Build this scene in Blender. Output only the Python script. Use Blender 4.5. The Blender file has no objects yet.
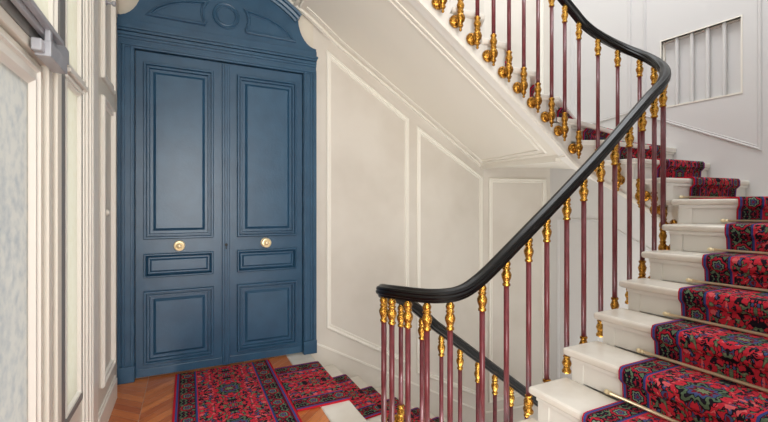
import bpy, bmesh, math, random
from mathutils import Vector, Matrix
random.seed(7)
C = bpy.context.scene.collection
PI = math.pi

# ------------------------------------------------------------------ helpers
def lin(c):
    return tuple(((v/255)/12.92 if v/255 <= .04045 else ((v/255+.055)/1.055)**2.4) for v in c) + (1,)

def new_mat(name, rgb, rough=.5, metal=0, noise=None, bump=None, spec=.5, coat=0):
    m = bpy.data.materials.new(name); m.use_nodes = True
    nt = m.node_tree; b = nt.nodes['Principled BSDF']
    b.inputs['Base Color'].default_value = lin(rgb)
    b.inputs['Roughness'].default_value = rough
    b.inputs['Metallic'].default_value = metal
    b.inputs['Specular IOR Level'].default_value = spec
    b.inputs['Coat Weight'].default_value = coat
    tc = nt.nodes.new('ShaderNodeTexCoord')
    if noise:
        rgb2, scale, detail = noise
        n = nt.nodes.new('ShaderNodeTexNoise'); n.inputs['Scale'].default_value = scale
        n.inputs['Detail'].default_value = detail
        nt.links.new(tc.outputs['Object'], n.inputs['Vector'])
        r = nt.nodes.new('ShaderNodeValToRGB')
        r.color_ramp.elements[0].color = lin(rgb2); r.color_ramp.elements[0].position = .35
        r.color_ramp.elements[1].color = lin(rgb); r.color_ramp.elements[1].position = .62
        nt.links.new(n.outputs['Fac'], r.inputs['Fac']); nt.links.new(r.outputs['Color'], b.inputs['Base Color'])
    if bump:
        scale, strength = bump
        n = nt.nodes.new('ShaderNodeTexNoise'); n.inputs['Scale'].default_value = scale; n.inputs['Detail'].default_value = 6
        nt.links.new(tc.outputs['Object'], n.inputs['Vector'])
        bp = nt.nodes.new('ShaderNodeBump'); bp.inputs['Strength'].default_value = strength; bp.inputs['Distance'].default_value = .01
        nt.links.new(n.outputs['Fac'], bp.inputs['Height']); nt.links.new(bp.outputs['Normal'], b.inputs['Normal'])
    return m

def link(name, bm, mat, parent=None, smooth=False, bevel=0, seg=2):
    me = bpy.data.meshes.new(name)
    bmesh.ops.remove_doubles(bm, verts=bm.verts, dist=1e-5)
    bmesh.ops.recalc_face_normals(bm, faces=bm.faces)
    bm.to_mesh(me); bm.free()
    for m in (mat if isinstance(mat, list) else [mat]): me.materials.append(m)
    if smooth:
        for p in me.polygons: p.use_smooth = True
        try: me.set_sharp_from_angle(angle=math.radians(40))
        except Exception: pass
    o = bpy.data.objects.new(name, me); C.objects.link(o)
    if bevel:
        md = o.modifiers.new('bevel', 'BEVEL'); md.width = bevel; md.segments = seg; md.limit_method = 'ANGLE'
    if parent is not None: attach(o, parent)
    return o

def attach(o, parent):
    o.parent = parent
    o.matrix_parent_inverse = Matrix.Translation(-parent.location) if parent.type == 'EMPTY' and parent.parent is None else Matrix.Identity(4)

def empty(name, loc, label=None, cat=None, group=None, kind=None):
    o = bpy.data.objects.new(name, None); C.objects.link(o); o.location = loc
    return tag(o, label, cat, group, kind)

def tag(o, label=None, cat=None, group=None, kind=None):
    if label: o['label'] = label
    if cat: o['category'] = cat
    if group: o['group'] = group
    if kind: o['kind'] = kind
    return o

def box(bm, x0, x1, y0, y1, z0, z1):
    v = [bm.verts.new((x, y, z)) for z in (z0, z1) for x, y in ((x0, y0), (x1, y0), (x1, y1), (x0, y1))]
    for f in ((0,1,2,3), (4,5,6,7), (0,1,5,4), (1,2,6,5), (2,3,7,6), (3,0,4,7)):
        bm.faces.new([v[i] for i in f])

def prism(bm, pts, z0, z1):
    a = [bm.verts.new((p[0], p[1], z0)) for p in pts]; b = [bm.verts.new((p[0], p[1], z1)) for p in pts]
    bm.faces.new(a); bm.faces.new(b)
    n = len(pts)
    for i in range(n): bm.faces.new((a[i], a[(i+1) % n], b[(i+1) % n], b[i]))

def lathe(bm, prof, seg=16, M=None):
    rings = []
    for r, z in prof:
        ring = [bm.verts.new((r*math.cos(2*PI*k/seg), r*math.sin(2*PI*k/seg), z)) for k in range(seg)] if r > 1e-6 else [bm.verts.new((0, 0, z))]
        rings.append(ring)
    for a, b in zip(rings, rings[1:]):
        for k in range(seg):
            k2 = (k+1) % seg
            if len(a) == 1 and len(b) == 1: continue
            if len(a) == 1: bm.faces.new((a[0], b[k], b[k2]))
            elif len(b) == 1: bm.faces.new((a[k], a[k2], b[0]))
            else: bm.faces.new((a[k], a[k2], b[k2], b[k]))
    if len(rings[0]) > 1: bm.faces.new(rings[0])
    if len(rings[-1]) > 1: bm.faces.new(rings[-1])
    if M is not None: bmesh.ops.transform(bm, matrix=M, verts=[v for r in rings for v in r])

def sweep(bm, path, prof, cap=True):
    """profile (side, up) swept along a 3D path, up kept near world Z"""
    path = [Vector(p) for p in path]; n = len(path); rings = []
    for i, p in enumerate(path):
        t0 = (path[i]-path[i-1]).normalized() if i else None
        t1 = (path[i+1]-path[i]).normalized() if i < n-1 else None
        t = (t0+t1).normalized() if t0 and t1 else (t0 or t1)
        s = t.cross(Vector((0, 0, 1)))
        if s.length < 1e-4: s = Vector((1, 0, 0))
        s.normalize(); u = s.cross(t).normalized()
        k = 1/max(.5, t.dot(t1)) if t0 and t1 else 1
        rings.append([bm.verts.new(p + s*a*k + u*b) for a, b in prof])
    m = len(prof)
    for a, b in zip(rings, rings[1:]):
        for j in range(m): bm.faces.new((a[j], a[(j+1) % m], b[(j+1) % m], b[j]))
    if cap: bm.faces.new(rings[0]); bm.faces.new(rings[-1])

class Plane:
    """vertical wall plane: P0 -> P1 horizontally is u, z up is v, normal faces the stairwell"""
    def __init__(s, P0, P1, flip=False):
        s.o = Vector((P0[0], P0[1], 0)); d = Vector((P1[0]-P0[0], P1[1]-P0[1], 0))
        s.len = d.length; s.u = d.normalized()
        s.n = Vector((s.u.y, -s.u.x, 0)) * (-1 if flip else 1)
    def pt(s, u, z, h=0): return s.o + s.u*u + Vector((0, 0, z)) + s.n*h

def inset(pts, d):
    """offset a polygon inwards by d (mitred)"""
    n = len(pts)
    area = sum(pts[i][0]*pts[(i+1) % n][1]-pts[(i+1) % n][0]*pts[i][1] for i in range(n))
    sg = 1 if area > 0 else -1
    out = []
    for i in range(n):
        a = Vector(pts[i-1]); b = Vector(pts[i]); c = Vector(pts[(i+1) % n])
        e0 = (b-a).normalized(); e1 = (c-b).normalized()
        n0 = Vector((-e0.y, e0.x))*sg; n1 = Vector((-e1.y, e1.x))*sg
        m = n0+n1; m = m/max(.25, m.dot(n0))
        out.append((b.x+m.x*d, b.y+m.y*d))
    return out

def mould(bm, plane, pts, prof, fill=False):
    rings = []
    for d, h in prof:
        rings.append([bm.verts.new(plane.pt(x, z, h)) for x, z in inset(pts, d)])
    n = len(pts)
    for a, b in zip(rings, rings[1:]):
        for i in range(n): bm.faces.new((a[i], a[(i+1) % n], b[(i+1) % n], b[i]))
    if fill: bm.faces.new(rings[-1])

PANEL = [(0, 0), (0, .012), (.008, .02), (.017, .02), (.022, .009), (.032, .009), (.038, .014), (.046, .014), (.052, 0)]
THIN = [(0, 0), (0, .008), (.006, .014), (.013, .014), (.018, .005), (.024, .005), (.028, .009), (.032, 0)]

# ------------------------------------------------------------------ materials
M_cream = new_mat('cream_paint', (222, 214, 199), .42, noise=((212, 203, 187), 2.2, 3))
M_grey = new_mat('stair_wall_paint', (219, 213, 203), .45, noise=((210, 203, 192), 2.0, 3))
M_far = new_mat('pale_wall_paint', (216, 215, 214), .5)
M_mould = new_mat('moulding_paint', (238, 234, 224), .3)
M_joint = new_mat('window_wall_paint', (223, 217, 204), .38)
M_dark = new_mat('grey_window_frame', (128, 127, 124), .4)
M_soffit = new_mat('soffit_paint', (236, 231, 219), .5)
M_blue = new_mat('blue_door_paint', (47, 84, 112), .33, noise=((42, 77, 104), 7, 4), bump=(55, .08), spec=.5)
M_marble = new_mat('white_marble', (235, 230, 220), .24, noise=((223, 216, 204), 5, 8))
M_riser = new_mat('white_riser_paint', (233, 230, 223), .4)
M_brass = new_mat('gilded_brass', (226, 176, 84), .22, metal=1, noise=((160, 106, 36), 90, 4), bump=(140, .5))
M_oldbrass = new_mat('aged_brass', (204, 150, 66), .2, metal=1, noise=((120, 76, 24), 80, 4), bump=(140, .4))
M_rodbrass = new_mat('pale_brass', (240, 222, 182), .3, metal=.45)
M_maroon = new_mat('maroon_painted_iron', (116, 48, 54), .34, noise=((98, 38, 44), 14, 3), coat=.1)
M_rail = new_mat('black_lacquered_wood', (9, 8, 8), .3, spec=.3)
M_silver = new_mat('silver_closer', (176, 177, 182), .4, metal=.3)
M_black = new_mat('keyhole_black', (8, 8, 10), .6)

def glass_mat(name, rgb, speck):
    m = bpy.data.materials.new(name); m.use_nodes = True; nt = m.node_tree
    for n in list(nt.nodes):
        if n.type == 'BSDF_PRINCIPLED': nt.nodes.remove(n)
    out = nt.nodes['Material Output']
    tr = nt.nodes.new('ShaderNodeBsdfTranslucent'); df = nt.nodes.new('ShaderNodeBsdfDiffuse'); gl = nt.nodes.new('ShaderNodeBsdfGlossy')
    gl.inputs['Roughness'].default_value = .12
    tc = nt.nodes.new('ShaderNodeTexCoord'); nz = nt.nodes.new('ShaderNodeTexNoise'); nz.inputs['Scale'].default_value = 28; nz.inputs['Detail'].default_value = 6
    n2 = nt.nodes.new('ShaderNodeTexNoise'); n2.inputs['Scale'].default_value = 1.6
    nt.links.new(tc.outputs['Object'], nz.inputs['Vector']); nt.links.new(tc.outputs['Object'], n2.inputs['Vector'])
    ad = nt.nodes.new('ShaderNodeMath'); ad.operation = 'ADD'; ad.inputs[1].default_value = 0
    nt.links.new(nz.outputs['Fac'], ad.inputs[0])
    mu = nt.nodes.new('ShaderNodeMath'); mu.operation = 'MULTIPLY_ADD'; mu.inputs[1].default_value = .8
    nt.links.new(n2.outputs['Fac'], mu.inputs[0]); nt.links.new(ad.outputs[0], mu.inputs[2])
    r = nt.nodes.new('ShaderNodeValToRGB')
    r.color_ramp.elements[0].position = .7; r.color_ramp.elements[1].position = 1.05
    r.color_ramp.elements[0].color = lin(speck); r.color_ramp.elements[1].color = lin(rgb)
    nt.links.new(mu.outputs[0], r.inputs['Fac'])
    for s in (tr, df): nt.links.new(r.outputs['Color'], s.inputs['Color'])
    m1 = nt.nodes.new('ShaderNodeMixShader'); m1.inputs[0].default_value = .15
    nt.links.new(tr.outputs[0], m1.inputs[1]); nt.links.new(df.outputs[0], m1.inputs[2])
    m2 = nt.nodes.new('ShaderNodeMixShader'); m2.inputs[0].default_value = .06
    nt.links.new(m1.outputs[0], m2.inputs[1]); nt.links.new(gl.outputs[0], m2.inputs[2])
    nt.links.new(m2.outputs[0], out.inputs['Surface'])
    return m
M_frost = glass_mat('frosted_glass', (228, 225, 218), (206, 207, 206))
M_warmglass = glass_mat('cream_glass', (250, 247, 234), (246, 242, 226))

def parquet_mat():
    m = new_mat('oak_parquet', (170, 92, 45), .3, coat=.15); nt = m.node_tree; b = nt.nodes['Principled BSDF']
    at = nt.nodes.new('ShaderNodeAttribute'); at.attribute_name = 'plank'
    uv = nt.nodes.new('ShaderNodeUVMap')
    mp = nt.nodes.new('ShaderNodeMapping'); mp.inputs['Scale'].default_value = (6, 70, 1)
    nt.links.new(uv.outputs['UV'], mp.inputs['Vector'])
    nz = nt.nodes.new('ShaderNodeTexNoise'); nz.inputs['Scale'].default_value = 1; nz.inputs['Detail'].default_value = 5
    nt.links.new(mp.outputs['Vector'], nz.inputs['Vector'])
    r = nt.nodes.new('ShaderNodeValToRGB')
    r.color_ramp.elements[0].color = lin((160, 74, 30)); r.color_ramp.elements[1].color = lin((226, 140, 74))
    ad = nt.nodes.new('ShaderNodeMath'); ad.operation = 'MULTIPLY_ADD'; ad.inputs[1].default_value = .55
    nt.links.new(at.outputs['Fac'], ad.inputs[0])
    sb = nt.nodes.new('ShaderNodeMath'); sb.operation = 'MULTIPLY_ADD'; sb.inputs[1].default_value = .8; sb.inputs[2].default_value = -.17
    nt.links.new(nz.outputs['Fac'], sb.inputs[0]); nt.links.new(sb.outputs[0], ad.inputs[2])
    nt.links.new(ad.outputs[0], r.inputs['Fac']); nt.links.new(r.outputs['Color'], b.inputs['Base Color'])
    return m
M_wood = parquet_mat()

def carpet_mat():
    """persian runner: u (metres, 0 on the centre line), v metres along the length"""
    m = bpy.data.materials.new('persian_runner'); m.use_nodes = True; nt = m.node_tree; b = nt.nodes['Principled BSDF']
    b.inputs['Roughness'].default_value = .95; b.inputs['Specular IOR Level'].default_value = .1
    N = nt.nodes.new; L = nt.links.new
    uv = N('ShaderNodeUVMap'); sp = N('ShaderNodeSeparateXYZ'); L(uv.outputs['UV'], sp.inputs[0])
    def math_(op, a, b_=None, c=None, clamp=False):
        n = N('ShaderNodeMath'); n.operation = op; n.use_clamp = clamp
        for i, x in enumerate((a, b_, c)):
            if x is None: continue
            if isinstance(x, (int, float)): n.inputs[i].default_value = x
            else: L(x, n.inputs[i])
        return n.outputs[0]
    def comb(x, y, z=0.):
        n = N('ShaderNodeCombineXYZ')
        for i, q in enumerate((x, y, z)):
            if isinstance(q, (int, float)): n.inputs[i].default_value = q
            else: L(q, n.inputs[i])
        return n.outputs[0]
    def noise(vec, s, d=2):
        n = N('ShaderNodeTexNoise'); n.inputs['Scale'].default_value = s; n.inputs['Detail'].default_value = d
        L(vec, n.inputs['Vector']); return n.outputs['Fac']
    def vor(vec, s, rnd=1, feat='F1'):
        n = N('ShaderNodeTexVoronoi'); n.feature = feat; n.inputs['Scale'].default_value = s; n.inputs['Randomness'].default_value = rnd
        L(vec, n.inputs['Vector']); return n
    def mix(f, a, c):
        n = N('ShaderNodeMix'); n.data_type = 'RGBA'
        L(f, n.inputs[0])
        for i, x in ((6, a), (7, c)):
            if isinstance(x, tuple): n.inputs[i].default_value = x
            else: L(x, n.inputs[i])
        return n.outputs[2]
    def band(x, lo, hi): return math_('MULTIPLY', math_('GREATER_THAN', x, lo), math_('LESS_THAN', x, hi))
    U, V = sp.outputs[0], sp.outputs[1]
    au = math_('ABSOLUTE', U)
    pv = math_('PINGPONG', V, .27)                       # the drawing repeats and mirrors along the length
    vec = comb(au, pv)
    w1 = math_('MULTIPLY_ADD', noise(vec, 20), .09, -.045); w2 = math_('MULTIPLY_ADD', noise(comb(pv, au, 3.), 20), .09, -.045)
    wv = comb(math_('ADD', au, w1), math_('ADD', pv, w2))
    red = lin((206, 52, 68)); dark = lin((38, 32, 42)); green = lin((96, 118, 92)); blue = lin((72, 88, 134)); pink = lin((222, 104, 108)); wine = lin((132, 28, 44)); sage = lin((128, 142, 108))
    st = noise(wv, 17, 1.2)
    stem = math_('LESS_THAN', math_('ABSOLUTE', math_('SUBTRACT', st, .5)), .030)
    leafn = noise(comb(math_('MULTIPLY_ADD', au, 1, 2.3), math_('ADD', pv, w1), 5.), 30, 1.3)
    leafn2 = noise(comb(math_('MULTIPLY_ADD', au, 1, 7.3), math_('ADD', pv, w2), 2.), 27, 1)
    c = mix(stem, red, dark)
    for n_, lim, col in ((leafn, .565, dark), (leafn, .60, green), (leafn, .665, sage), (leafn2, .60, dark), (leafn2, .64, blue), (leafn2, .70, wine)):
        c = mix(math_('GREATER_THAN', n_, lim), c, col)
    c = mix(math_('LESS_THAN', leafn, .36), c, pink)
    v1 = vor(wv, 9.5, .85); dd = v1.outputs['Distance']
    keep = math_('GREATER_THAN', v1.outputs['Color'], .42)
    for lim, col in ((.34, dark), (.29, green), (.235, dark), (.205, blue), (.13, wine), (.07, pink)):
        c = mix(math_('MULTIPLY', keep, math_('LESS_THAN', dd, lim)), c, col)
    # palmettes on the centre line
    rr = math_('SQRT', math_('ADD', math_('MULTIPLY', au, au), math_('MULTIPLY', pv, pv)))
    ang = math_('ARCTAN2', pv, au)
    rp = math_('ADD', math_('ADD', rr, math_('MULTIPLY', math_('SINE', math_('MULTIPLY', ang, 10)), .009)), w1)
    for lim, col in ((.088, dark), (.079, green), (.066, dark), (.060, blue), (.042, wine), (.026, dark), (.018, sage)):
        c = mix(math_('LESS_THAN', rp, lim), c, col)
    # border: stripes and a dark floral band
    inb = math_('GREATER_THAN', au, .205); c = mix(inb, c, lin((30, 24, 38)))
    bu = math_('SUBTRACT', au, .272)
    bv = math_('PINGPONG', V, .09)
    r2 = math_('SQRT', math_('ADD', math_('MULTIPLY', bu, bu), math_('MULTIPLY', bv, bv)))
    r2p = math_('ADD', r2, math_('MULTIPLY', math_('SINE', math_('MULTIPLY', math_('ARCTAN2', bv, bu), 6)), .004))
    bm_ = band(au, .226, .320)
    bn = noise(comb(math_('MULTIPLY', bu, 1.), bv, 9.), 48, 1)
    c = mix(math_('MULTIPLY', bm_, math_('GREATER_THAN', bn, .56)), c, lin((150, 36, 52)))
    c = mix(math_('MULTIPLY', bm_, math_('LESS_THAN', bn, .42)), c, green)
    for lim, col in ((.042, lin((180, 40, 56))), (.033, dark), (.027, lin((120, 140, 120))), (.019, dark), (.014, blue), (.007, wine)):
        c = mix(math_('MULTIPLY', bm_, math_('LESS_THAN', r2p, lim)), c, col)
    for lo, hi, col in ((.205, .212, red), (.212, .223, lin((58, 72, 132))), (.324, .330, wine), (.330, .343, lin((62, 78, 140))), (.343, .9, lin((190, 34, 50)))):
        c = mix(band(au, lo, hi), c, col)
    # pile
    tc = N('ShaderNodeTexCoord')
    fz = noise(tc.outputs['Object'], 380, 2)
    hsv = N('ShaderNodeHueSaturation'); L(math_('MULTIPLY_ADD', fz, .7, .62), hsv.inputs['Value']); L(c, hsv.inputs['Color'])
    L(hsv.outputs[0], b.inputs['Base Color'])
    bp = N('ShaderNodeBump'); bp.inputs['Strength'].default_value = .5; bp.inputs['Distance'].default_value = .004
    L(fz, bp.inputs['Height']); L(bp.outputs['Normal'], b.inputs['Normal'])
    return m
M_carpet = carpet_mat()

# ------------------------------------------------------------------ layout of the place (metres)
DY = 3.57                                                 # plane of the door leaves
D0, W1 = (1.03, 3.62), (3.25, 3.905)                      # stair wall
B = (4.04, 3.605)
def w4(y): return (4.04+.1*(3.605-y), y)
E4 = w4(.45)
P_door = Plane((-.62, 3.60), (1.03, 3.60)); P1 = Plane(D0, W1); P3 = Plane(W1, B); P4 = Plane(B, E4)
RI = .17
EYE = 1.292

# the well: straight (right flight) - half circle - straight (upper flight); path of the string face and of the balusters
CX, CY, R0 = 2.87, 1.975, .40
LX = 1.30
ARC = PI*R0
S_A = CX-LX                   # s where the far half circle begins; s = 0 at x = LX on the right flight
def wellpath(s, r):
    """s < 0: near half circle then the descending flight"""
    if s < -ARC: return (LX+(-ARC-s), CY+r), (0, -1)
    if s < 0:
        a = -PI/2 + s/R0
        return (LX+r*math.cos(a), CY+r*math.sin(a)), (-math.cos(a), -math.sin(a))
    if s <= S_A: return (LX+s, CY-r), (0, 1)
    if s <= S_A+ARC:
        a = -PI/2+(s-S_A)/R0
        return (CX+r*math.cos(a), CY+r*math.sin(a)), (-math.cos(a), -math.sin(a))
    return (CX-(s-S_A-ARC), CY+r), (0, -1)

NS = {}
for i, x in enumerate((1.385, 1.645, 1.905, 2.165, 2.40, 2.62, 2.84), 1): NS[i] = x-LX
for i, a in zip(range(8, 13), (.18, .44, .69, .94, 1.19)): NS[i] = S_A+a
for i in range(13, 22): NS[i] = S_A+ARC+(CX-(2.72-.255*(i-13)))
OUT = {1: (1.385, .45), 2: (1.645, .45), 3: (1.905, .45), 4: (2.165, .45), 5: (2.42, .45), 6: (2.69, .45), 7: (3.0, .45), 8: (4.05, .45),
       9: w4(1.70), 10: w4(1.97), 11: w4(2.24), 12: w4(2.62), 13: w4(3.15)}
def w1(x): return (x, 3.62+(x-1.03)*(3.905-3.62)/(3.25-1.03))
OUT[14] = (3.85, 3.605+(4.04-3.85)*(.3/.79)); OUT[15] = (3.40, 3.905-.15*(.3/.79))
for i, x in zip(range(16, 22), (2.80, 2.30, 1.88, 1.52, 1.18, .86)): OUT[i] = w1(x)
OUT[21] = (.86, 3.55)
def interp(tab, x):
    if x <= tab[0][0]: return tab[0][1]
    for (a, za), (b_, zb) in zip(tab, tab[1:]):
        if x <= b_: return za+(zb-za)*(x-a)/(b_-a)
    return tab[-1][1]
NOSE = [(-ARC-2.3, None)]
NOSE = [(-ARC-(3.6-LX), -RI*(3.6-.95)/.265), (-ARC, -.0-RI*(LX-.95)/.265), (-ARC*.6, 0), (0, .05), (NS[1], RI)] + [(NS[i], RI*i) for i in range(2, 22)]

# ------------------------------------------------------------------ floor
def chevron(bm, x0, x1, y0, y1, w=.42, pw=.085):
    cl = bm.loops.layers.float_color.new('plank'); uvl = bm.loops.layers.uv.new('UVMap')
    k = 0; x = x0
    while x < x1-.001:
        xe = min(x+w, x1); sl = 1 if k % 2 else -1
        y = y0-w*1.0
        while y < y1+w:
            g = .0012
            pts = [(x+g, y+g + (0 if sl > 0 else w)), (xe-g, y+g+((xe-x) if sl > 0 else w-(xe-x))), (xe-g, y+pw-g+((xe-x) if sl > 0 else w-(xe-x))), (x+g, y+pw-g+(0 if sl > 0 else w))]
            pts = [(px, max(y0, min(y1, py))) for px, py in pts]
            ar = abs(sum(pts[i][0]*pts[(i+1) % 4][1]-pts[(i+1) % 4][0]*pts[i][1] for i in range(4)))
            if ar > 1e-4:
                try:
                    f = bm.faces.new([bm.verts.new((px, py, 0)) for px, py in pts])
                    sh = random.random(); ox = random.random()*9
                    for lp, q in zip(f.loops, ((0, 0), (w*1.4, 0), (w*1.4, pw), (0, pw))):
                        lp[cl] = (sh, sh, sh, 1); lp[uvl].uv = (q[0]+ox, q[1]+ox)
                except ValueError: pass
            y += pw
        x = xe; k += 1
bm = bmesh.new(); chevron(bm, -.62, .78, -1.2, 3.62, w=.35)
fl = link('floor', bm, M_wood); fl['kind'] = 'structure'
# landing slab under the parquet, its edge rounded round the well
edge = [(.95, 3.615)]
edge += [(.95, 2.36)]
for k in range(1, 13):
    a = math.radians(132+(270-132)*k/12)
    edge.append((LX+R0*math.cos(a), CY+R0*math.sin(a)))
edge += [(1.42, CY-R0), (1.42, -1.2), (-.62, -1.2), (-.62, 3.615)]
bm = bmesh.new(); prism(bm, edge, -.25, -.004)
o = link('landing_slab', bm, M_marble, fl)
bm = bmesh.new()
strip = [(.78, 3.615), (.985, 3.615), (.985, 2.36)]
for k in range(1, 13):
    a = math.radians(135+(270-135)*k/12)
    strip.append((LX+(R0-.03)*math.cos(a), CY+(R0-.03)*math.sin(a)))
strip += [(1.40, CY-R0+.03), (1.40, 1.42), (1.25, 1.40), (1.02, 1.52), (.84, 1.72), (.78, 1.95)]
prism(bm, strip, -.045, .002)
link('landing_edge', bm, M_marble, fl, bevel=.012, seg=3)

# ------------------------------------------------------------------ walls
ZB, ZT = -3.3, 6.2
def wall(name, poly, mat, z0=ZB, z1=ZT):
    bm = bmesh.new(); prism(bm, poly, z0, z1); o = link(name, bm, mat); o['kind'] = 'structure'; return o
def back(p, d, pl): q = Vector((p[0], p[1], 0))-pl.n*d; return (q.x, q.y)
wb = wall('wall_back', [(-.62, 3.60), (1.03, 3.60), (1.03, 3.80), (-.62, 3.80)], M_cream)
ws = wall('wall_stair', [D0, W1, back(W1, .2, P1), back(D0, .2, P1)], M_grey)
wc = wall('wall_corner', [W1, B, back(B, .2, P3), back(W1, .2, P3)], M_grey)
# far wall with the barred internal window let into it
NU0, NU1 = None, None
F = .4368; G = .8996
def unproj(px, py, pl):
    u = (px-384)/404; dx = F+u*G; dy = G-u*F               # direction on the ground per unit depth
    den = dx*pl.u.y-dy*pl.u.x
    d = (pl.o.x*pl.u.y-pl.o.y*pl.u.x)/den
    z = EYE-(py-209)/404*d
    q = Vector((dx*d, dy*d, 0))-pl.o
    return q.dot(pl.u), z
n0 = unproj(659, 42.5, P4); n1 = unproj(740, 17, P4); n2 = unproj(742, 92, P4); n3 = unproj(664, 107, P4)
NU0, NU1 = (n0[0]+n3[0])/2, (n1[0]+n2[0])/2; NZ0, NZ1 = (n2[1]+n3[1])/2, (n0[1]+n1[1])/2
print('niche', n0, n1, n2, n3)
bm = bmesh.new()
def wallbox(bm, pl, u0, u1, z0, z1, h0, h1):
    vs = [bm.verts.new(pl.pt(u, z, h)) for h in (h0, h1) for u, z in ((u0, z0), (u1, z0), (u1, z1), (u0, z1))]
    for f in ((0,1,2,3), (4,5,6,7), (0,1,5,4), (1,2,6,5), (2,3,7,6), (3,0,4,7)): bm.faces.new([vs[i] for i in f])
L4 = P4.len+.2
wallbox(bm, P4, 0, L4, ZB, NZ0, -.2, 0); wallbox(bm, P4, 0, L4, NZ1, ZT, -.2, 0)
wallbox(bm, P4, 0, NU0, NZ0, NZ1, -.2, 0); wallbox(bm, P4, NU1, L4, NZ0, NZ1, -.2, 0); wallbox(bm, P4, NU0, NU1, NZ0, NZ1, -.2, -.062)
wf = link('wall_far', bm, M_far); wf['kind'] = 'structure'
wr = wall('wall_right', [(1.36, .45), (E4[0]+.02, .45), (E4[0]+.02, .25), (1.56, .25), (1.56, -1.2), (1.36, -1.2)], M_far)

def panel(pl, pts, parent, prof=PANEL, mat=M_mould, name='panel_moulding'):
    bm = bmesh.new(); mould(bm, pl, pts, prof); return link(name, bm, mat, parent)
U1 = lambda x, y: unproj(x, y, P1)
def rectish(pl, corners):                                  # TL TR BR BL image corners -> upright sides
    q = [unproj(x, y, pl) for x, y in corners]
    ul = (q[0][0]+q[3][0])/2; ur = (q[1][0]+q[2][0])/2
    return [(ul, q[0][1]), (ur, q[1][1]), (ur, q[2][1]), (ul, q[3][1])]
panel(P1, rectish(P1, ((326, 50), (408.5, 119), (408.5, 365), (326, 328))), ws)
panel(P1, rectish(P1, ((416.5, 126), (482, 177), (482, 398), (416.5, 373))), ws)
panel(P3, rectish(P3, ((488.5, 178), (546, 179), (546, 390), (488.5, 403))), wc)
# skirting that runs down with the flight
bm = bmesh.new()
q0, q1 = U1(322, 343), U1(484, 412)
def skew(bm, pl, u0, z0, u1, z1, dz, h):
    vs = [bm.verts.new(pl.pt(u, z, hh)) for hh in (0, h) for u, z in ((u0, z0), (u1, z1), (u1, z1+dz), (u0, z0+dz))]
    for f in ((0,1,2,3), (4,5,6,7), (0,1,5,4), (1,2,6,5), (2,3,7,6), (3,0,4,7)): bm.faces.new([vs[i] for i in f])
skew(bm, P1, .03, q0[1], P1.len-.02, q1[1], .02, .014)
link('dado_line', bm, M_mould, ws)
bm = bmesh.new(); c0, c1 = unproj(486, 413, P3), unproj(546, 402, P3)
skew(bm, P3, .02, c0[1], P3.len-.02, c1[1], .02, .014)
link('dado_line', bm, M_mould, wc)
# far wall panels: below the winders, beside the window and round it
panel(P4, [(.10, 1.18), (.62, 1.18), (.62, -1.3), (.10, -1.0)], wf, THIN, M_far)
panel(P4, [(.78, 1.10), (1.32, .80), (1.32, -1.3), (.78, -1.3)], wf, THIN, M_far)
a, b_, c_, d_ = unproj(571, 131, P4), unproj(631, 113, P4), unproj(643, 116, P4), unproj(762, 151, P4)
print('panel', a, b_, c_, d_)
panel(P4, [(a[0], a[1]), (b_[0], b_[1]), (b_[0], 5.2), (a[0], 5.2)], wf, THIN, M_far)
panel(P4, [(c_[0], c_[1]), (d_[0], d_[1]), (d_[0], 5.2), (c_[0], 5.2)], wf, THIN, M_far)
panel(P4, [(d_[0]+.12, d_[1]-.1), (d_[0]+1.0, d_[1]-.5), (d_[0]+1.0, 5.2), (d_[0]+.12, 5.2)], wf, THIN, M_far)
# upper panels over the returning flight
panel(P3, [(.09, 2.72), (P3.len-.09, 2.55), (P3.len-.09, 5.2), (.09, 5.2)], wc)
panel(P1, [(1.2, 3.75), (2.15, 3.15), (2.15, 5.2), (1.2, 5.2)], ws)
# internal window in the niche
win = empty('window_1', P4.pt((NU0+NU1)/2, NZ0, -.05)); win['kind'] = 'structure'
bm = bmesh.new(); mould(bm, P4, [(NU0, NZ0), (NU1, NZ0), (NU1, NZ1), (NU0, NZ1)], [(-.012, 0), (-.012, .006), (.0, .006), (.0, -.03), (.012, -.03), (.012, -.06)])
link('window_frame', bm, M_mould, win)
bm = bmesh.new(); wallbox(bm, P4, NU0+.014, NU1-.014, NZ0+.01, NZ1-.01, -.061, -.054); link('window_panel', bm, M_far, win)
for k in range(1, 5):
    u = NU0+(NU1-NU0)*k/5
    bm = bmesh.new(); r = .016
    lathe(bm, [(r, NZ0), (r, NZ1)], 14, Matrix.Translation(P4.pt(u, 0, -.026))); link('window_bar', bm, M_far, win, smooth=True)

# ------------------------------------------------------------------ blue double door
dr = empty('door_1', (.28, DY, 0)); dr['kind'] = 'structure'
PD = Plane((0, DY), (1, DY))                               # u is world x
bm = bmesh.new(); fw = .09
XL, XR = -.36, .925; XM = .2825
for s, x in ((-1, XL), (1, XR)):
    xa, xb = (x-.115, x) if s < 0 else (x, x+.115)
    box(bm, xa, xb, DY-.03, 3.615, 0, 2.50)
    for k, (ia, w_, h_) in enumerate(((.0, .03, .044), (.035, .018, .038), (.088, .02, .038))):
        q = xa+ia if s < 0 else xb-ia-w_
        box(bm, q, q+w_, DY-h_, DY-.02, .11, 2.515)
    box(bm, xa-.003, xb+.003, DY-.05, 3.61, 0, .12)
link('door_frame', bm, M_blue, dr, bevel=.004)
bm = bmesh.new()
X0, X1 = XL-.115, XR+.115
box(bm, X0, X1, DY-.03, 3.615, 2.50, 2.62)
for z0, z1, h in ((2.515, 2.535, .040), (2.565, 2.585, .04), (2.585, 2.61, .046), (2.615, 2.635, .052), (2.635, 2.655, .06), (2.655, 2.70, .05)):
    box(bm, X0, X1+(h-.05 if h > .05 else 0), DY-h, 3.61, z0, z1)
link('entablature', bm, M_blue, dr, bevel=.003)
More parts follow.
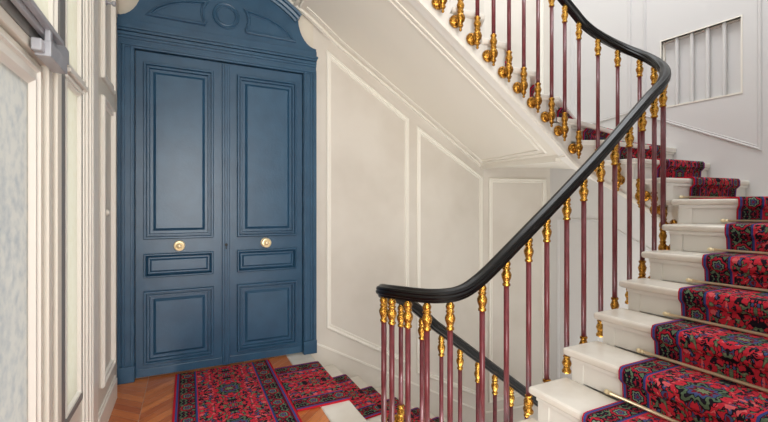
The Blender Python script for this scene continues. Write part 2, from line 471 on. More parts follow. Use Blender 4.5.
# pediment: shoulders, concave sweeps and a segmental arch
def ped():
    pts = [(X0, 2.70), (X1, 2.70), (X1, 2.725)]
    cxr, czr, rr = X1+.02, 2.985, .26
    right = []
    for k in range(0, 9):
        t = k/8; a = math.radians(-90-82*t)
        right.append((X1-.0+(.165)*math.cos(a)*1.0 - 0, 2.985+.255*math.sin(a)))
    right = [(x, z) for x, z in right]
    pts += right
    R = .885; czz = 2.97-math.sqrt(R*R-.6*.6)
    arch = []
    for k in range(0, 25):
        x = .6-1.2*k/24
        arch.append((XM+x-.0, czz+math.sqrt(R*R-x*x)))
    left = [(2*XM-x, z) for x, z in reversed(right)]
    return pts, arch, left
pp, arch, left = ped()
poly = pp+arch+left+[(X0, 2.725)]
bm = bmesh.new()
fr = [bm.verts.new((x, DY-.03, z)) for x, z in poly]; bk = [bm.verts.new((x, 3.61, z)) for x, z in poly]
bm.faces.new(fr); bm.faces.new(bk)
for i in range(len(poly)): j = (i+1) % len(poly); bm.faces.new((fr[i], fr[j], bk[j], bk[i]))
link('pediment', bm, M_blue, dr)
bm = bmesh.new()
n = len(arch)
prof = [(0, .03), (0, .05), (-.018, .055), (-.022, .075), (-.045, .082), (-.05, .10), (-.075, .105), (-.078, 0)]
R = .885; czz = 2.97-math.sqrt(.885**2-.36)
rings = []
for x, z in arch:
    dx, dz = (x-XM)/R, (z-czz)/R
    rings.append([bm.verts.new((x-dx*(d_+.02)*1, DY-h, z-dz*(d_+.02))) for d_, h in [(.03, .03), (.03, .05), (.012, .055), (.008, .075), (-.01, .082), (-.014, .10), (-.034, .105), (-.036, -.03)]])
for ra, rb in zip(rings, rings[1:]):
    for j in range(7): bm.faces.new((ra[j], ra[j+1], rb[j+1], rb[j]))
bm.faces.new(rings[0]); bm.faces.new(rings[-1])
link('arched_cornice', bm, M_blue, dr)
# panels and ring of the pediment
PF = Plane((0, DY-.03), (1, DY-.03))
SM = [(0, 0), (0, .012), (.006, .018), (.014, .018), (.018, .005), (.024, .005), (.03, -.0)]
rp = []
for k in range(0, 7):                                       # concave end that follows the ring
    a = math.radians(-38+76*k/6)
    rp.append((XM+.165*math.cos(a), 2.87+.165*math.sin(a)))
rp = [(XM+.155, 2.758)]+[(XM+.165*math.cos(math.radians(-30+68*k/6)), 2.865+.15*math.sin(math.radians(-30+68*k/6))) for k in range(7)]
rp += [(XM+.22, 2.945), (XM+.33, 2.925), (XM+.43, 2.885), (XM+.50, 2.84), (XM+.575, 2.758)]
for sgn in (1, -1):
    bm = bmesh.new(); mould(bm, PF, [(XM+sgn*(x-XM), z) for x, z in rp], SM); link('pediment_panel', bm, M_blue, dr)
bm = bmesh.new()
lathe(bm, [(.105, 0), (.105, .008), (.098, .014), (.09, .012), (.084, .006), (.078, .006), (.072, .010), (.066, .004), (.0, .004)], 32, Matrix.Translation((XM, DY-.03, 2.87)) @ Matrix.Rotation(PI/2, 4, 'X'))
link('pediment_ring', bm, M_blue, dr, smooth=True)

DP = [(0, 0), (0, .022), (.006, .030), (.016, .030), (.022, .012), (.028, .012), (.031, .022), (.039, .022), (.044, .001), (.064, .001), (.084, .018)]
DP2 = [(0, 0), (0, .020), (.006, .026), (.013, .026), (.018, .008), (.026, .017), (.032, .001), (.042, .001), (.054, .014)]
for s in (-1, 1):
    xa, xb = (XL, XM) if s < 0 else (XM, XR)
    bm = bmesh.new(); box(bm, xa+.003, xb-.003, DY, 3.60, .012, 2.495)
    lf = link('door_leaf', bm, M_blue, None, bevel=.003); attach(lf, dr)
    pa, pb = (-.303, .188) if s < 0 else (.368, .868)
    for z0, z1, pr in ((1.06, 2.41, DP), (.765, .95, DP2), (.105, .665, DP)):
        bm = bmesh.new(); mould(bm, PD, [(pa, z0), (pb, z0), (pb, z1), (pa, z1)], pr, fill=True)
        o = link('door_panel', bm, M_blue, lf)
    # bottom rail
    bm = bmesh.new(); box(bm, xa+.01, xb-.01, DY-.012, DY, .014, .075); link('bottom_rail', bm, M_blue, lf, bevel=.004)
    kx = -.06 if s < 0 else .60
    bm = bmesh.new()
    K = Matrix.Translation((kx, DY, 1.005)) @ Matrix.Rotation(PI/2, 4, 'X')
    lathe(bm, [(.041, 0), (.041, .006), (.035, .01), (.022, .012), (.016, .03), (.018, .042), (.034, .05), (.04, .06), (.036, .07), (.03, .071), (.024, .066), (.018, .072), (.008, .078), (0, .079)], 24, K)
    kb = link('door_knob', bm, M_rodbrass, lf, smooth=True); kb['label'] = 'round chased brass knob'
    if s > 0:
        bm = bmesh.new(); box(bm, XM-.03, XM+.028, DY-.022, DY, .014, 2.485); box(bm, XM-.012, XM+.010, DY-.032, DY-.02, .014, 2.485)
        as_ = link('meeting_stile', bm, M_blue, lf, bevel=.005)
        bm = bmesh.new(); lathe(bm, [(.012, 0), (.012, .004), (0, .004)], 12, Matrix.Translation((XM+.0, DY-.032, 1.0)) @ Matrix.Rotation(PI/2, 4, 'X'))
        box(bm, XM-.004, XM+.004, DY-.036, DY-.032, .965, 1.0)
        link('keyhole', bm, M_black, lf)

# ------------------------------------------------------------------ left wall: glazed door, sidelight, panelled pier
LXW = -.45
PLW = Plane((LXW, 0), (LXW, 1), flip=False)                # u is world y, normal +x
def lbox(bm, y0, y1, z0, z1, h0, h1): wallbox(bm, PLW, y0, y1, z0, z1, h0, h1)
bm = bmesh.new()
lbox(bm, 2.34, 3.28, 0, 3.6, -.17, 0)                      # pier
lbox(bm, -1.2, .70, 0, 3.6, -.17, 0)
lbox(bm, .70, 2.34, 2.95, 3.6, -.17, 0)
lbox(bm, 2.03, 2.34, 0, .40, -.17, 0)
wl = link('wall_left', bm, M_joint); wl['kind'] = 'structure'
bm = bmesh.new()
mould(bm, PLW, [(2.80, .26), (3.20, .26), (3.20, 1.95), (2.80, 1.95)], PANEL)
mould(bm, PLW, [(2.80, 2.05), (3.20, 2.05), (3.20, 3.05), (2.80, 3.05)], PANEL)
link('panel_moulding', bm, M_mould, wl)
bm = bmesh.new()
for y0, y1, h in ((2.335, 2.365, .010), (2.365, 2.385, .018), (2.385, 2.43, .012), (2.43, 2.45, .020), (2.47, 2.58, .022), (2.58, 2.60, .014), (2.64, 2.67, .010)):
    lbox(bm, y0, y1, 0, 3.3, 0, h)
link('pilaster', bm, M_mould, wl, bevel=.005)
bm = bmesh.new(); lbox(bm, 2.67, 3.283, 0, .14, 0, .016); lbox(bm, 2.67, 3.283, .14, .16, 0, .010)
o = link('baseboard_left', bm, M_mould, wl, bevel=.003)
bm = bmesh.new()                                            # return to the blue door
prism(bm, [(-.62, 3.28), (-.468, 3.28), (-.468, 3.60), (-.62, 3.60)], 0, 3.6)
link('wall_return', bm, M_cream, wl)
# sidelight
jm = empty('window_2', (LXW, 2.19, .4)); jm['kind'] = 'structure'
bm = bmesh.new()
lbox(bm, 1.965, 2.045, .0, 2.95, -.12, .002)
lbox(bm, 2.045, 2.065, .40, 2.95, -.12, -.004); lbox(bm, 2.325, 2.34, .40, 2.95, -.12, .004)
lbox(bm, 2.045, 2.34, .40, .43, -.12, .004)
link('window_frame', bm, M_dark, jm, bevel=.003)
bm = bmesh.new()
lbox(bm, 2.045, 2.36, 1.83, 1.848, -.10, .008); lbox(bm, 2.045, 2.37, 1.853, 1.872, -.10, .020); lbox(bm, 2.045, 2.36, 1.877, 1.895, -.10, .010)
link('transom', bm, M_mould, jm, bevel=.004)
for z0, z1 in ((.43, 1.83), (1.895, 2.95)):
    bm = bmesh.new()
    mould(bm, PLW, [(2.065, z0), (2.325, z0), (2.325, z1), (2.065, z1)], [(0, -.006), (0, .002), (.010, .002), (.016, -.008), (.020, -.016)])
    link('glazing_bead', bm, M_mould, jm)
    bm = bmesh.new(); lbox(bm, 2.07, 2.32, z0+.005, z1-.005, -.018, -.012); link('pane', bm, M_warmglass, jm)
# glazed door leaf
gd = empty('door_2', (LXW, 1.3, 0)); gd['kind'] = 'structure'
bm = bmesh.new()
lbox(bm, 1.69, 1.80, .0, 1.79, -.06, -.008); lbox(bm, .80, 1.69, 1.71, 1.79, -.06, -.008); lbox(bm, .80, 1.69, .0, .22, -.06, -.008); lbox(bm, .70, .80, 0, 1.79, -.06, -.008)
dlf = link('door_leaf', bm, M_joint, gd, bevel=.003)
bm = bmesh.new()
mould(bm, PLW, [(.78, .17), (1.745, .17), (1.745, 1.765), (.78, 1.765)], [(0, -.008), (0, .0), (.010, .003), (.016, -.006), (.034, -.007), (.040, .0), (.048, .0), (.062, -.012), (.075, -.020)])
link('glazing_bead', bm, M_mould, dlf)
bm = bmesh.new(); lbox(bm, .8, 1.69, .20, 1.71, -.022, -.015); link('pane', bm, M_frost, dlf)
bm = bmesh.new()                                            # rebated jamb
lbox(bm, 1.805, 1.85, 0, 1.83, -.10, .008); lbox(bm, 1.855, 1.88, 0, 1.83, -.10, -.008); lbox(bm, 1.885, 1.94, 0, 1.83, -.10, .014); lbox(bm, 1.94, 1.965, 0, 1.83, -.10, .0)
lbox(bm, .70, 1.94, 1.795, 1.83, -.10, .006)
link('door_jamb', bm, M_joint, gd, bevel=.004)
tw = empty('window_3', (LXW, 1.4, 1.9)); tw['kind'] = 'structure'
bm = bmesh.new()
lbox(bm, .70, 1.965, 1.83, 1.925, -.10, .01)
link('window_sill', bm, M_dark, tw, bevel=.003)
for y0, y1 in ((.72, 1.50), (1.53, 1.95)):
    bm = bmesh.new()
    mould(bm, PLW, [(y0, 1.925), (y1, 1.925), (y1, 2.95), (y0, 2.95)], [(0, -.1), (0, .0), (.02, .004), (.03, -.004), (.05, -.004), (.06, -.02)])
    link('window_frame', bm, M_mould, tw)
    bm = bmesh.new(); lbox(bm, y0+.03, y1-.03, 1.94, 2.94, -.022, -.016); link('pane', bm, M_warmglass, tw)
# door closer
dc = empty('door_closer', (LXW+.03, 1.72, 1.8), 'silver box-shaped door closer fixed above the frosted glass door at the left', 'door closer')
bm = bmesh.new(); lbox(bm, 1.635, 1.83, 1.782, 1.832, .012, .055); cb = link('closer_body', bm, M_silver, dc, bevel=.003)
bm = bmesh.new(); lbox(bm, 1.60, 1.635, 1.788, 1.826, .012, .04); link('end_cap', bm, M_silver, dc, bevel=.004)
bm = bmesh.new(); lbox(bm, .9, 1.78, 1.868, 1.886, .036, .056); lbox(bm, 1.64, 1.665, 1.826, 1.87, .036, .052); link('closer_arm', bm, M_silver, dc, bevel=.003)
bm = bmesh.new(); lbox(bm, .9, 1.95, 1.852, 1.905, .02, .035); link('track', bm, M_silver, dc, bevel=.002)
# small hook high on the pier
bm = bmesh.new()
lathe(bm, [(.018, 0), (.018, .006), (.008, .01), (.008, .03), (.016, .038), (.016, .05), (0, .055)], 14, Matrix.Translation((LXW+.0, 2.95, 2.55)) @ Matrix.Rotation(PI/2, 4, 'Y'))
tag(link('wall_stud', bm, M_silver, None, smooth=True), 'small round metal stud high on the cream pier left of the blue door', 'wall fitting')
bm = bmesh.new()
lathe(bm, [(.02, 0), (.02, .006), (.013, .008), (.013, .012), (.006, .013), (0, .013)], 14, Matrix.Translation((LXW+.0, 3.0, 1.27)) @ Matrix.Rotation(PI/2, 4, 'Y'))
tag(link('bell_button', bm, M_mould, None, smooth=True), 'tiny round bell button on the cream pier beside the blue door', 'bell button')

# upper landing over the door
bm = bmesh.new(); box(bm, -.62, .70, -.3, 3.60, 3.245, 3.42)
ce = link('ceiling', bm, M_soffit); ce['kind'] = 'structure'
bm = bmesh.new(); box(bm, -.62, 4.7, -.3, 4.3, 6.2, 6.4)  # unseen slab added over the well to block sky light from above
hc = link('ceiling', bm, M_soffit); hc['kind'] = 'structure'

# ------------------------------------------------------------------ ascending staircase
up = empty('marble_staircase', (1.4, 1.0, 0), 'white marble staircase climbing at the right and winding back over the stair wall', 'staircase')
def pin(i, r=R0): return Vector(wellpath(NS[i], r)[0])
def nose_line(i): return pin(i), Vector(OUT[i])
def offs(a, b, d):                                         # move a line up the flight by d
    t = (b-a).normalized(); n = Vector((-t.y, t.x)); 
    return a+n*d, b+n*d
def inner_pts(s0, s1, r, n=8): return [wellpath(s0+(s1-s0)*k/n, r)[0] for k in range(n+1)]
def outer_pts(i, j):
    a, b = OUT[i], OUT[j]
    if i == 8: return [a, E4, b]
    if i == 13: return [a, B, b]
    if i == 15: return [a, W1, b]
    return [a, b]
SOFF = .375
LAST = 21
for i in range(1, LAST):
    z = RI*i
    a, b = nose_line(i)
    s0, s1 = NS[i], NS[i+1]+.035
    pts = inner_pts(s0, s1, R0-.045, 8 if S_A-.3 < s0 < S_A+ARC+.1 else 1)
    nb = Vector(OUT[i+1]); op = outer_pts(i, i+1)
    # push the back edge under the next riser
    poly = [tuple(p) for p in pts]+[tuple(p) for p in reversed(op)]
    bm = bmesh.new(); prism(bm, poly, z-.042, z)
    tr = link('tread', bm, M_marble, up, bevel=.016, seg=3)
    bm = bmesh.new()
    ra, rb = offs(a, b, .032); rc, rd = offs(a, b, .055)
    t = (rb-ra).normalized()
    ra = ra+t*.0; rc = rc+t*.0
    prism(bm, [tuple(ra), tuple(rb-t*.004), tuple(rd-t*.004), tuple(rc)], z-RI, z-.041)
    ca, cb_ = offs(a, b, .016); prism(bm, [tuple(ca), tuple(cb_-t*.004), tuple(rb-t*.004), tuple(ra)], z-.062, z-.041)
    o = link('riser', bm, M_riser, up, bevel=.003)
# string: a stepped band round the well
def topz(s):
    z = 0
    for i in range(1, LAST+1):
        if s >= NS[i]+.03: z = RI*i
    return z-.04
ss = []
for i in range(1, LAST):
    a, b_ = NS[i]+.03, NS[i+1]+.03
    k = 6 if S_A-.3 < a < S_A+ARC+.1 else 2
    ss.append([a+(b_-a)*j/k for j in range(k+1)])
def zbot(s): return interp(NOSE, s)-SOFF
bm = bmesh.new()
for seg in ss:
    for s0, s1 in zip(seg, seg[1:]):
        zt = topz((s0+s1)/2)
        q = []
        for s in (s0, s1):
            (xo, yo), _ = wellpath(s, R0); (xi, yi), _ = wellpath(s, R0+.07)
            zb = max(zbot(s), -.24) if s < S_A else zbot(s)
            q.append([bm.verts.new(p) for p in ((xo, yo, zb), (xo, yo, zt), (xi, yi, zt), (xi, yi, zb))])
        for j in range(4): bm.faces.new((q[0][j], q[0][(j+1) % 4], q[1][(j+1) % 4], q[1][j]))
        bm.faces.new(q[0]); bm.faces.new(q[1])
link('string', bm, M_riser, up)
# bead on the lower edge of the string
bm = bmesh.new()
sA = NS[2]; path = []
n = 90
for k in range(n+1):
    s = sA+(NS[21]-sA)*k/n
    (x, y), _ = wellpath(s, R0-.004); path.append((x, y, max(zbot(s), -.2)+.012))
sweep(bm, path, [(-.008, -.014), (.012, -.014), (.012, .014), (-.008, .014)])
link('string_bead', bm, M_mould, up)
# soffit: lofted between the string and the walls
rows = []
def so(i): return wellpath(NS[i], R0+.0)[0]
def w1z(z): x = 3.25-(z-1.797)/.539; return w1(max(x, 1.031)) if x > 1.03 else (x, 3.55)
for i in range(2, 13): rows.append((NS[i], OUT[i], RI*i-SOFF, RI*i-SOFF))
rows.insert(7, ((NS[8]+NS[9])/2, E4, RI*8.5-SOFF, RI*8.5-SOFF))
rows.append((NS[12]+.02, B, RI*12.6-SOFF, 1.80))
rows.append((NS[12]+.05, W1, RI*12.8-SOFF, 1.797))
for i in range(14, 22):
    z = RI*i-SOFF; rows.append((NS[i], w1z(z), z, z))
bm = bmesh.new(); grid = []
NJ = 10
for a, b_ in zip(rows, rows[1:]):
    for k in range(4):
        t = k/4; s = a[0]+(b_[0]-a[0])*t
        (xi, yi), _ = wellpath(s, R0+.002); xo = a[1][0]+(b_[1][0]-a[1][0])*t; yo = a[1][1]+(b_[1][1]-a[1][1])*t
        zi = zbot(s)+.001; zo = a[3]+(b_[3]-a[3])*t
        grid.append([(xi+(xo-xi)*j/NJ, yi+(yo-yi)*j/NJ, zi+(zo-zi)*j/NJ) for j in range(NJ+1)])
vg = [[bm.verts.new(p) for p in r] for r in grid]
for ra, rb in zip(vg, vg[1:]):
    for j in range(NJ): bm.faces.new((ra[j], ra[j+1], rb[j+1], rb[j]))
vt = [[bm.verts.new((v.co.x, v.co.y, v.co.z+.03)) for v in r] for r in vg]
for ra, rb in zip(vt, vt[1:]):
    for j in range(NJ): bm.faces.new((ra[j], rb[j], rb[j+1], ra[j+1]))
for j in range(NJ):
    for r_ in (0, -1): bm.faces.new((vg[r_][j], vg[r_][j+1], vt[r_][j+1], vt[r_][j]))
for k in range(len(vg)-1):
    for j in (0, NJ): bm.faces.new((vg[k][j], vg[k+1][j], vt[k+1][j], vt[k][j]))
sf = link('soffit', bm, M_soffit, up, smooth=True)
# beads drawn on the soffit: a frame inset from string and wall, and the cornice across its foot
def on_soffit(f, g):                                        # f: row position, g: 0 string .. 1 wall
    k = max(0, min(len(grid)-2, int(f))); t = f-k
    j = min(NJ-1, int(g*NJ)); w = g*NJ-j
    def P(r): 
        a, b_ = Vector(grid[r][j]), Vector(grid[r][j+1]); return a.lerp(b_, w)
    return P(k).lerp(P(k+1), t)
iw = 4*(len(rows)-9)                                        # row of W1
nr = len(grid)-1
def bead(pts, w=.012, h=.014, name='soffit_bead'):
    bm = bmesh.new(); sweep(bm, [(p.x, p.y, p.z-h*.4) for p in pts], [(-w, -h), (w, -h), (w, h), (-w, h)]); return link(name, bm, M_mould, up)
for g0, g1, st in ((.13, .93, .9), (.17, .91, 1.3)):
    L_ = [on_soffit(iw+st+(nr-2.5-iw-st)*k/24, g0+.00) for k in range(25)]
    Rr = [on_soffit(iw+st+(nr-2.5-iw-st)*k/24, g1) for k in range(25)]
    foot = [on_soffit(iw+st, g0+(g1-g0)*k/10) for k in range(11)]
    bead(list(reversed(L_))+foot[1:-1]+Rr, .007, .006)
foot = [on_soffit(iw+.25, k/14) for k in range(1, 15)]
foot = [p for p in foot]
bead(foot, .03, .022, 'soffit_cornice')
bead([on_soffit(iw+.45, k/14) for k in range(0, 15)], .012, .012, 'soffit_cornice')
bead([on_soffit(iw+.3+(nr-1-iw)*k/30, .995) for k in range(31)], .016, .016, 'soffit_bead')
bead([on_soffit(nr-1.4, .03+.95*k/12) for k in range(13)], .012, .014)
bead([on_soffit(nr-1.9, .03+.95*k/12) for k in range(13)], .008, .01)

# ------------------------------------------------------------------ descending staircase
dn = empty('descending_staircase', (.97, 2.9, -.17), 'white marble stairs going down beside the panelled stair wall', 'staircase')
for n in range(1, 11):
    x = .95+.265*n; z = -RI*n
    yo = w1(x)[1]
    bm = bmesh.new(); prism(bm, [(x-.30, CY+R0-.03), (x+.03, CY+R0-.03), (x+.03, w1(x+.03)[1]-.003), (x-.30, w1(max(1.03, x-.30))[1]-.003)] if n > 1 else [(.953, CY+R0-.03), (x+.03, CY+R0-.03), (x+.03, w1(x+.03)[1]-.003), (.953, 3.60)], z-.042, z)
    link('tread', bm, M_marble, dn, bevel=.014, seg=3)
    bm = bmesh.new(); prism(bm, [(x-.015, CY+R0+.01), (x, CY+R0+.01), (x, yo-.004), (x-.015, yo-.004)], z-RI, z-.041)
    link('riser', bm, M_riser, dn)
bm = bmesh.new()
x0, x1 = .96, 3.6
vs = []
for y in (CY+R0, CY+R0+.07):
    lo = [(x0, -.42), (x1, -.42-RI*(x1-x0)/.265)]
    top = []
    for n in range(0, 10):
        xn = .95+.265*n; top += [(max(x0, xn), -RI*(n+1)-.042), (xn+.265, -RI*(n+1)-.042)]
    pl = [(x, z) for x, z in top]+[(x1, lo[1][1]), lo[0]]
    vs.append([bm.verts.new((x, y, z)) for x, z in pl])
bm.faces.new(vs[0]); bm.faces.new(vs[1]); m_ = len(vs[0])
for j in range(m_): bm.faces.new((vs[0][j], vs[0][(j+1) % m_], vs[1][(j+1) % m_], vs[1][j]))
link('string', bm, M_riser, dn)

# ------------------------------------------------------------------ carpets
def carpet(name, rws, mat=M_carpet, v0=0, W=.70, t=.011, flip=False, nu=8):
    """rws: list of (left, right) 3D points along the length"""
    bm = bmesh.new(); uvl = bm.loops.layers.uv.new('UVMap')
    grid = []; v = v0; prev = None
    for a, b in rws:
        a, b = Vector(a), Vector(b); mid = (a+b)/2
        if prev is not None: v += (mid-prev).length
        prev = mid
        grid.append(([bm.verts.new(a.lerp(b, k/nu)) for k in range(nu+1)], v))
    for (ra, va), (rb, vb) in zip(grid, grid[1:]):
        for k in range(nu):
            f = bm.faces.new((ra[k], ra[k+1], rb[k+1], rb[k]))
            for lp, q in zip(f.loops, ((k, va), (k+1, va), (k+1, vb), (k, vb))):
                lp[uvl].uv = ((q[0]/nu-.5)*W, q[1])
    me = bpy.data.meshes.new(name); bm.normal_update(); bm.to_mesh(me); bm.free(); me.materials.append(mat)
    o = bpy.data.objects.new(name, me); C.objects.link(o)
    md = o.modifiers.new('t', 'SOLIDIFY'); md.thickness = t; md.offset = 0
    return o
# hall runner in front of the door
rr = [((-.087, y, .0075), (.62, y, .0075)) for y in [3.515-.2*k for k in range(24)]]
tag(carpet('hall_runner', rr, v0=.1, W=.715), 'red persian runner lying on the parquet in front of the blue double door', 'carpet runner')
# runner going down
def dy(x): return 0 if x < .95 else (x-.95)*.14
rws = []
def row(x, z): rws.append(((x, 2.55+dy(x), z), (x, 3.30+dy(x), z)))
for x in (.625, .75, .88, .965): row(x, .0085)
row(.985, .006); row(.993, -.006); row(.993, -.05); row(.966, -.058); row(.966, -RI+.012)
for n in range(1, 10):
    x = .95+.265*n; z = -RI*n
    row(x-.255, z+.008); row(x+.015, z+.0085); row(x+.034, z+.005); row(x+.040, z-.006); row(x+.040, z-.05); row(x+.010, z-.06); row(x+.010, z-RI+.012)
tag(carpet('stair_runner', rws, v0=.05, W=.70), 'red persian stair runner starting on the landing and going down the descending stairs', 'carpet runner')
# runner going up
rws = []
CW, CM = .66, .30
def span(i, d, extra=0):
    a, b = nose_line(i); a, b = offs(a, b, d)
    t = (b-a).normalized(); m0 = CM if i < 12 else .2
    if i == 8: m0 = .32
    if i in (9, 10, 11): m0 = {9: .29, 10: .25, 11: .22}[i]
    cw = {9: .56, 10: .58, 11: .60}.get(i, CW)
    return a+t*m0, a+t*(m0+cw)
def rowup(i, d, z):
    a, b = span(i, d); rws.append(((a.x, a.y, z), (b.x, b.y, z)))
for x in (1.16, 1.3, 1.395): rws.append(((x, 1.275, .009), (x, .615, .009)))
for i in range(1, 21):
    z0, z1 = RI*(i-1), RI*i
    rowup(i, .024, z0+.012); rowup(i, .018, z1-.07); rowup(i, .008, z1-.062); rowup(i, -.008, z1-.045); rowup(i, -.008, z1-.008); rowup(i, .0, z1+.006); rowup(i, .02, z1+.0085)
    if i < 20:
        a0, b0 = span(i, .02); a1, b1 = span(i+1, .010)
        for k in (.33, .66, 1):
            p, q = a0.lerp(a1, k), b0.lerp(b1, k)
            rws.append(((p.x, p.y, z1+.0085), (q.x, q.y, z1+.0085)))
tag(carpet('stair_runner', rws, v0=.22, W=.70), 'red persian stair runner held by brass rods up the ascending stairs', 'carpet runner')

# stair rods: one at the foot of every riser
def rod_mesh(L_):
    bm = bmesh.new()
    lathe(bm, [(.008, -L_/2), (.008, L_/2)], 10)
    me = bpy.data.meshes.new('stair_rod'); bm.normal_update(); bm.to_mesh(me); bm.free(); me.materials.append(M_rodbrass)
    for p in me.polygons: p.use_smooth = True
    return me
bm = bmesh.new()
lathe(bm, [(.004, 0), (.011, .002), (.011, .008), (.006, .012), (.012, .020), (.013, .027), (.009, .035), (.004, .039), (0, .041)], 12)
fm = bpy.data.meshes.new('finial'); bm.normal_update(); bm.to_mesh(fm); bm.free(); fm.materials.append(M_rodbrass)
for p in fm.polygons: p.use_smooth = True
rmesh = rod_mesh(CW+.10)
ORD = {2: 'lowest', 3: 'lowest', 4: 'second', 5: 'third', 6: 'fourth', 7: 'fifth', 8: 'sixth', 9: 'seventh'}
WHERE = {3: 'lowest brass stair rod in view, crossing the bottom of the picture',
         4: 'brass stair rod second from the bottom, across the red runner',
         5: 'brass stair rod third from the bottom of the ascending runner',
         6: 'brass stair rod fourth from the bottom of the ascending runner',
         7: 'brass stair rod fifth from the bottom, just below eye level',
         8: 'brass stair rod sixth from the bottom, at eye level where the stairs begin to turn',
         9: 'brass stair rod at the foot of the first winder facing the camera'}
for i in range(3, 10):
    a, b = span(i, .008)
    mid = (a+b)/2; t = (b-a).normalized()
    r = bpy.data.objects.new('stair_rod', rmesh); C.objects.link(r)
    q = Vector((t.x, t.y, 0)).to_track_quat('Z', 'Y')
    r.rotation_mode = 'QUATERNION'; r.rotation_quaternion = q; r.location = (mid.x, mid.y, RI*(i-1)+.024)
    tag(r, WHERE[i], 'stair rod', 'brass stair rods on the ascending runner')
    for sg in (-1, 1):
        f = bpy.data.objects.new('finial', fm); C.objects.link(f); f.parent = r
        f.location = (0, 0, sg*(CW+.10)/2)
        if sg < 0: f.rotation_euler = (PI, 0, 0)

# ------------------------------------------------------------------ railing
rl = empty('stair_railing', (LX, CY-.32, 0), 'wrought stair railing with black handrail, maroon balusters and gilded fittings round the stairwell', 'railing')
RB = .32
def sx(x): return x-LX                                      # right flight
RZ = [(-ARC-(3.5-LX), .568-.753*(3.5-1.416)), (-ARC-(2.358-LX), -.141), (-ARC-(1.416-LX), .568), (-ARC-.05, .665), (-ARC*.85, .745), (-ARC*.62, .83), (-ARC*.4, .855), (sx(1.10), .853), (sx(1.25), .872), (sx(1.34), .918), (sx(1.418), .972), (sx(1.855), 1.298), (sx(2.28), 1.625),
      (sx(2.674), 1.956), (sx(2.82), 2.08), (S_A+.22, 2.25), (S_A+.62, 2.50), (S_A+.68, 2.53), (S_A+.95, 2.70), (S_A+1.2, 2.85), (S_A+ARC+.13, 2.965), (S_A+ARC+.13+1.9, 2.965+.66*1.9)]
def railz(s):                                              # softened
    return sum(interp(RZ, s+d)*w for d, w in ((-.08, .2), (-.04, .2), (0, .2), (.04, .2), (.08, .2)))
path = []
s = -ARC-1.95; e = S_A+ARC+1.9
while s <= e:
    (x, y), _ = wellpath(s, RB); path.append((x, y, railz(s))); s += .025
prof = [(-.020, -.032), (-.022, -.020), (-.033, -.014), (-.036, -.002), (-.031, .006), (-.034, .014), (-.028, .024), (-.020, .026), (-.012, .034), (0, .037), (.012, .034), (.020, .026), (.028, .024), (.034, .014), (.031, .006), (.036, -.002), (.033, -.014), (.022, -.020), (.020, -.032)]
bm = bmesh.new(); sweep(bm, path, prof)
hr = link('handrail', bm, M_rail, rl, smooth=True)

def shared(name, profs, mat, seg=14):
    bm = bmesh.new()
    for prof_, M in profs: lathe(bm, prof_, seg, M)
    bmesh.ops.recalc_face_normals(bm, faces=bm.faces)
    me = bpy.data.meshes.new(name); bm.to_mesh(me); bm.free(); me.materials.append(mat)
    for p in me.polygons: p.use_smooth = True
    return me
m_rod = shared('baluster', [([(.0145, 0), (.0145, 1)], None)], M_maroon)
m_collar = shared('collar', [([(.016, -.145), (.021, -.142), (.021, -.132), (.016, -.127), (.020, -.112), (.026, -.095), (.027, -.082), (.020, -.066), (.016, -.060), (.022, -.054), (.022, -.048), (.016, -.044), (.021, -.034), (.023, -.024), (.018, -.012), (.014, -.006), (.014, .006)], None)], M_brass)
m_foot = shared('foot', [([(.026, 0), (.026, .012), (.020, .020), (.018, .032), (.025, .046), (.026, .056), (.020, .072), (.0165, .082), (.020, .088), (.020, .096), (.015, .098)], None)], M_brass)
Mx = Matrix.Rotation(-PI/2, 4, 'X')                         # local +Y points to the string
m_brk = shared('bracket', [([(0, -.085), (.006, -.082), (.010, -.074), (.006, -.066), (.013, -.056), (.018, -.046), (.012, -.036), (.016, -.030), (.024, -.018), (.029, 0), (.024, .018), (.016, .030), (.020, .036), (.020, .042), (.015, .048), (.021, .064), (.024, .078), (.018, .094), (.015, .104), (.020, .110), (.020, .118), (.015, .122)], None),
                           ([(.012, .0), (.012, .018), (.018, .022), (.018, .030), (.012, .034), (.014, .040), (.030, .042), (.040, .054), (.040, .066), (.031, .076), (.020, .0795), (0, .080)], Mx)], M_oldbrass)
S_pos = [-ARC-.092-.155*k for k in range(12)]
S_pos += [-.15, -.295, -.425, -.57, -.70, -.93, -1.17]
S_pos += [x-LX for x in (1.367, 1.53, 1.69, 1.828, 1.989, 2.134, 2.287, 2.42, 2.566, 2.70, 2.83)]
S_pos += [S_A+d for d in (.09, .30, .47, .63, .83, 1.01, 1.22)]
s = S_A+ARC+(CX-2.735)
while s < e-.05: S_pos.append(s); s += .147
stand = {1.69: 1, 1.989: 2, 2.287: 3, 2.566: 4, 2.83: 5}
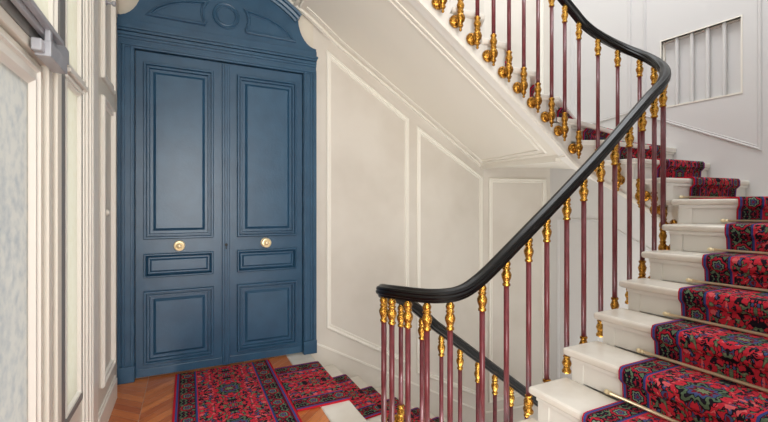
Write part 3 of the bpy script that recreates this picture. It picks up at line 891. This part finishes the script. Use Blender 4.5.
for s in S_pos:
    (x, y), nrm = wellpath(s, RB)
    zt = railz(s)-.03
    key = round(s+LX, 3)
    ang = math.atan2(-nrm[1], -nrm[0])-PI/2                 # local +Y away from the well centre
    if key in stand and 0 < s < S_A:
        zb = RI*stand[key]+.0; kind = 'foot'; rz = zb+.09
    else:
        zb = interp(NOSE, s)-SOFF+.11
        if s < -ARC*.2 and s > -ARC: zb = -.10
        elif s < -ARC: zb = interp(NOSE, s)-.12
        kind = 'bracket'; rz = zb+.11
    bl = bpy.data.objects.new('baluster', m_rod); C.objects.link(bl)
    bl.location = (x, y, rz); bl.scale = (1, 1, zt-.135-rz); attach(bl, rl)
    inv = Matrix.LocRotScale(Vector(bl.location), None, Vector(bl.scale)).inverted()
    for nm, me, z in (('collar', m_collar, zt), (kind, m_foot if kind == 'foot' else m_brk, zb)):
        c = bpy.data.objects.new(nm, me); C.objects.link(c); c.parent = bl; c.matrix_parent_inverse = inv
        c.location = (x, y, z)
        if nm != 'collar': c.rotation_euler = (0, 0, ang)
        if nm == 'bracket': c.scale = (1.22, 1.0, 1.12)

# ------------------------------------------------------------------ light
W = bpy.data.worlds.new('daylight'); bpy.context.scene.world = W; W.use_nodes = True
bg = W.node_tree.nodes['Background']; bg.inputs[0].default_value = (.93, .96, 1, 1); bg.inputs[1].default_value = 1.15
def area(name, loc, target, sx_, sy_, power, col):
    l = bpy.data.lights.new(name, 'AREA'); l.shape = 'RECTANGLE'; l.size = sx_; l.size_y = sy_; l.energy = power; l.color = col
    o = bpy.data.objects.new(name, l); C.objects.link(o); o.location = loc
    o.rotation_euler = (Vector(target)-Vector(loc)).to_track_quat('-Z', 'Y').to_euler()
    return o
area('skylight_fill', (2.6, 1.9, 6.1), (2.6, 2.0, 0), 2.2, 1.6, 85, (.92, .96, 1))  # unseen area light standing in for skylight daylight, not a lamp
area('lower_well_fill', (1.6, 1.3, -2.4), (3.2, 3.6, -.8), 1.2, 1.6, 70, (1, .97, .93))  # fill light added down the well to brighten the lower walls, no window there
area('landing_fill', (-.3, -2.2, 1.5), (1.0, 3.0, 1.3), 1.5, 2.4, 130, (1, .97, .92))  # added fill from behind the camera, no window is modelled there

# ------------------------------------------------------------------ camera
cam = bpy.data.cameras.new('camera'); co = bpy.data.objects.new('camera', cam); C.objects.link(co)
cam.sensor_width = 36; cam.lens = 36*404/768; cam.clip_start = .02
co.location = (0, 0, EYE)
co.rotation_euler = Vector((F, G, 0)).to_track_quat('-Z', 'Y').to_euler()
cam.shift_y = -2/768
sc = bpy.context.scene; sc.camera = co
sc.view_settings.view_transform = 'Standard'; sc.view_settings.look = 'None'; sc.view_settings.gamma = 1
sc.view_settings.exposure = .35
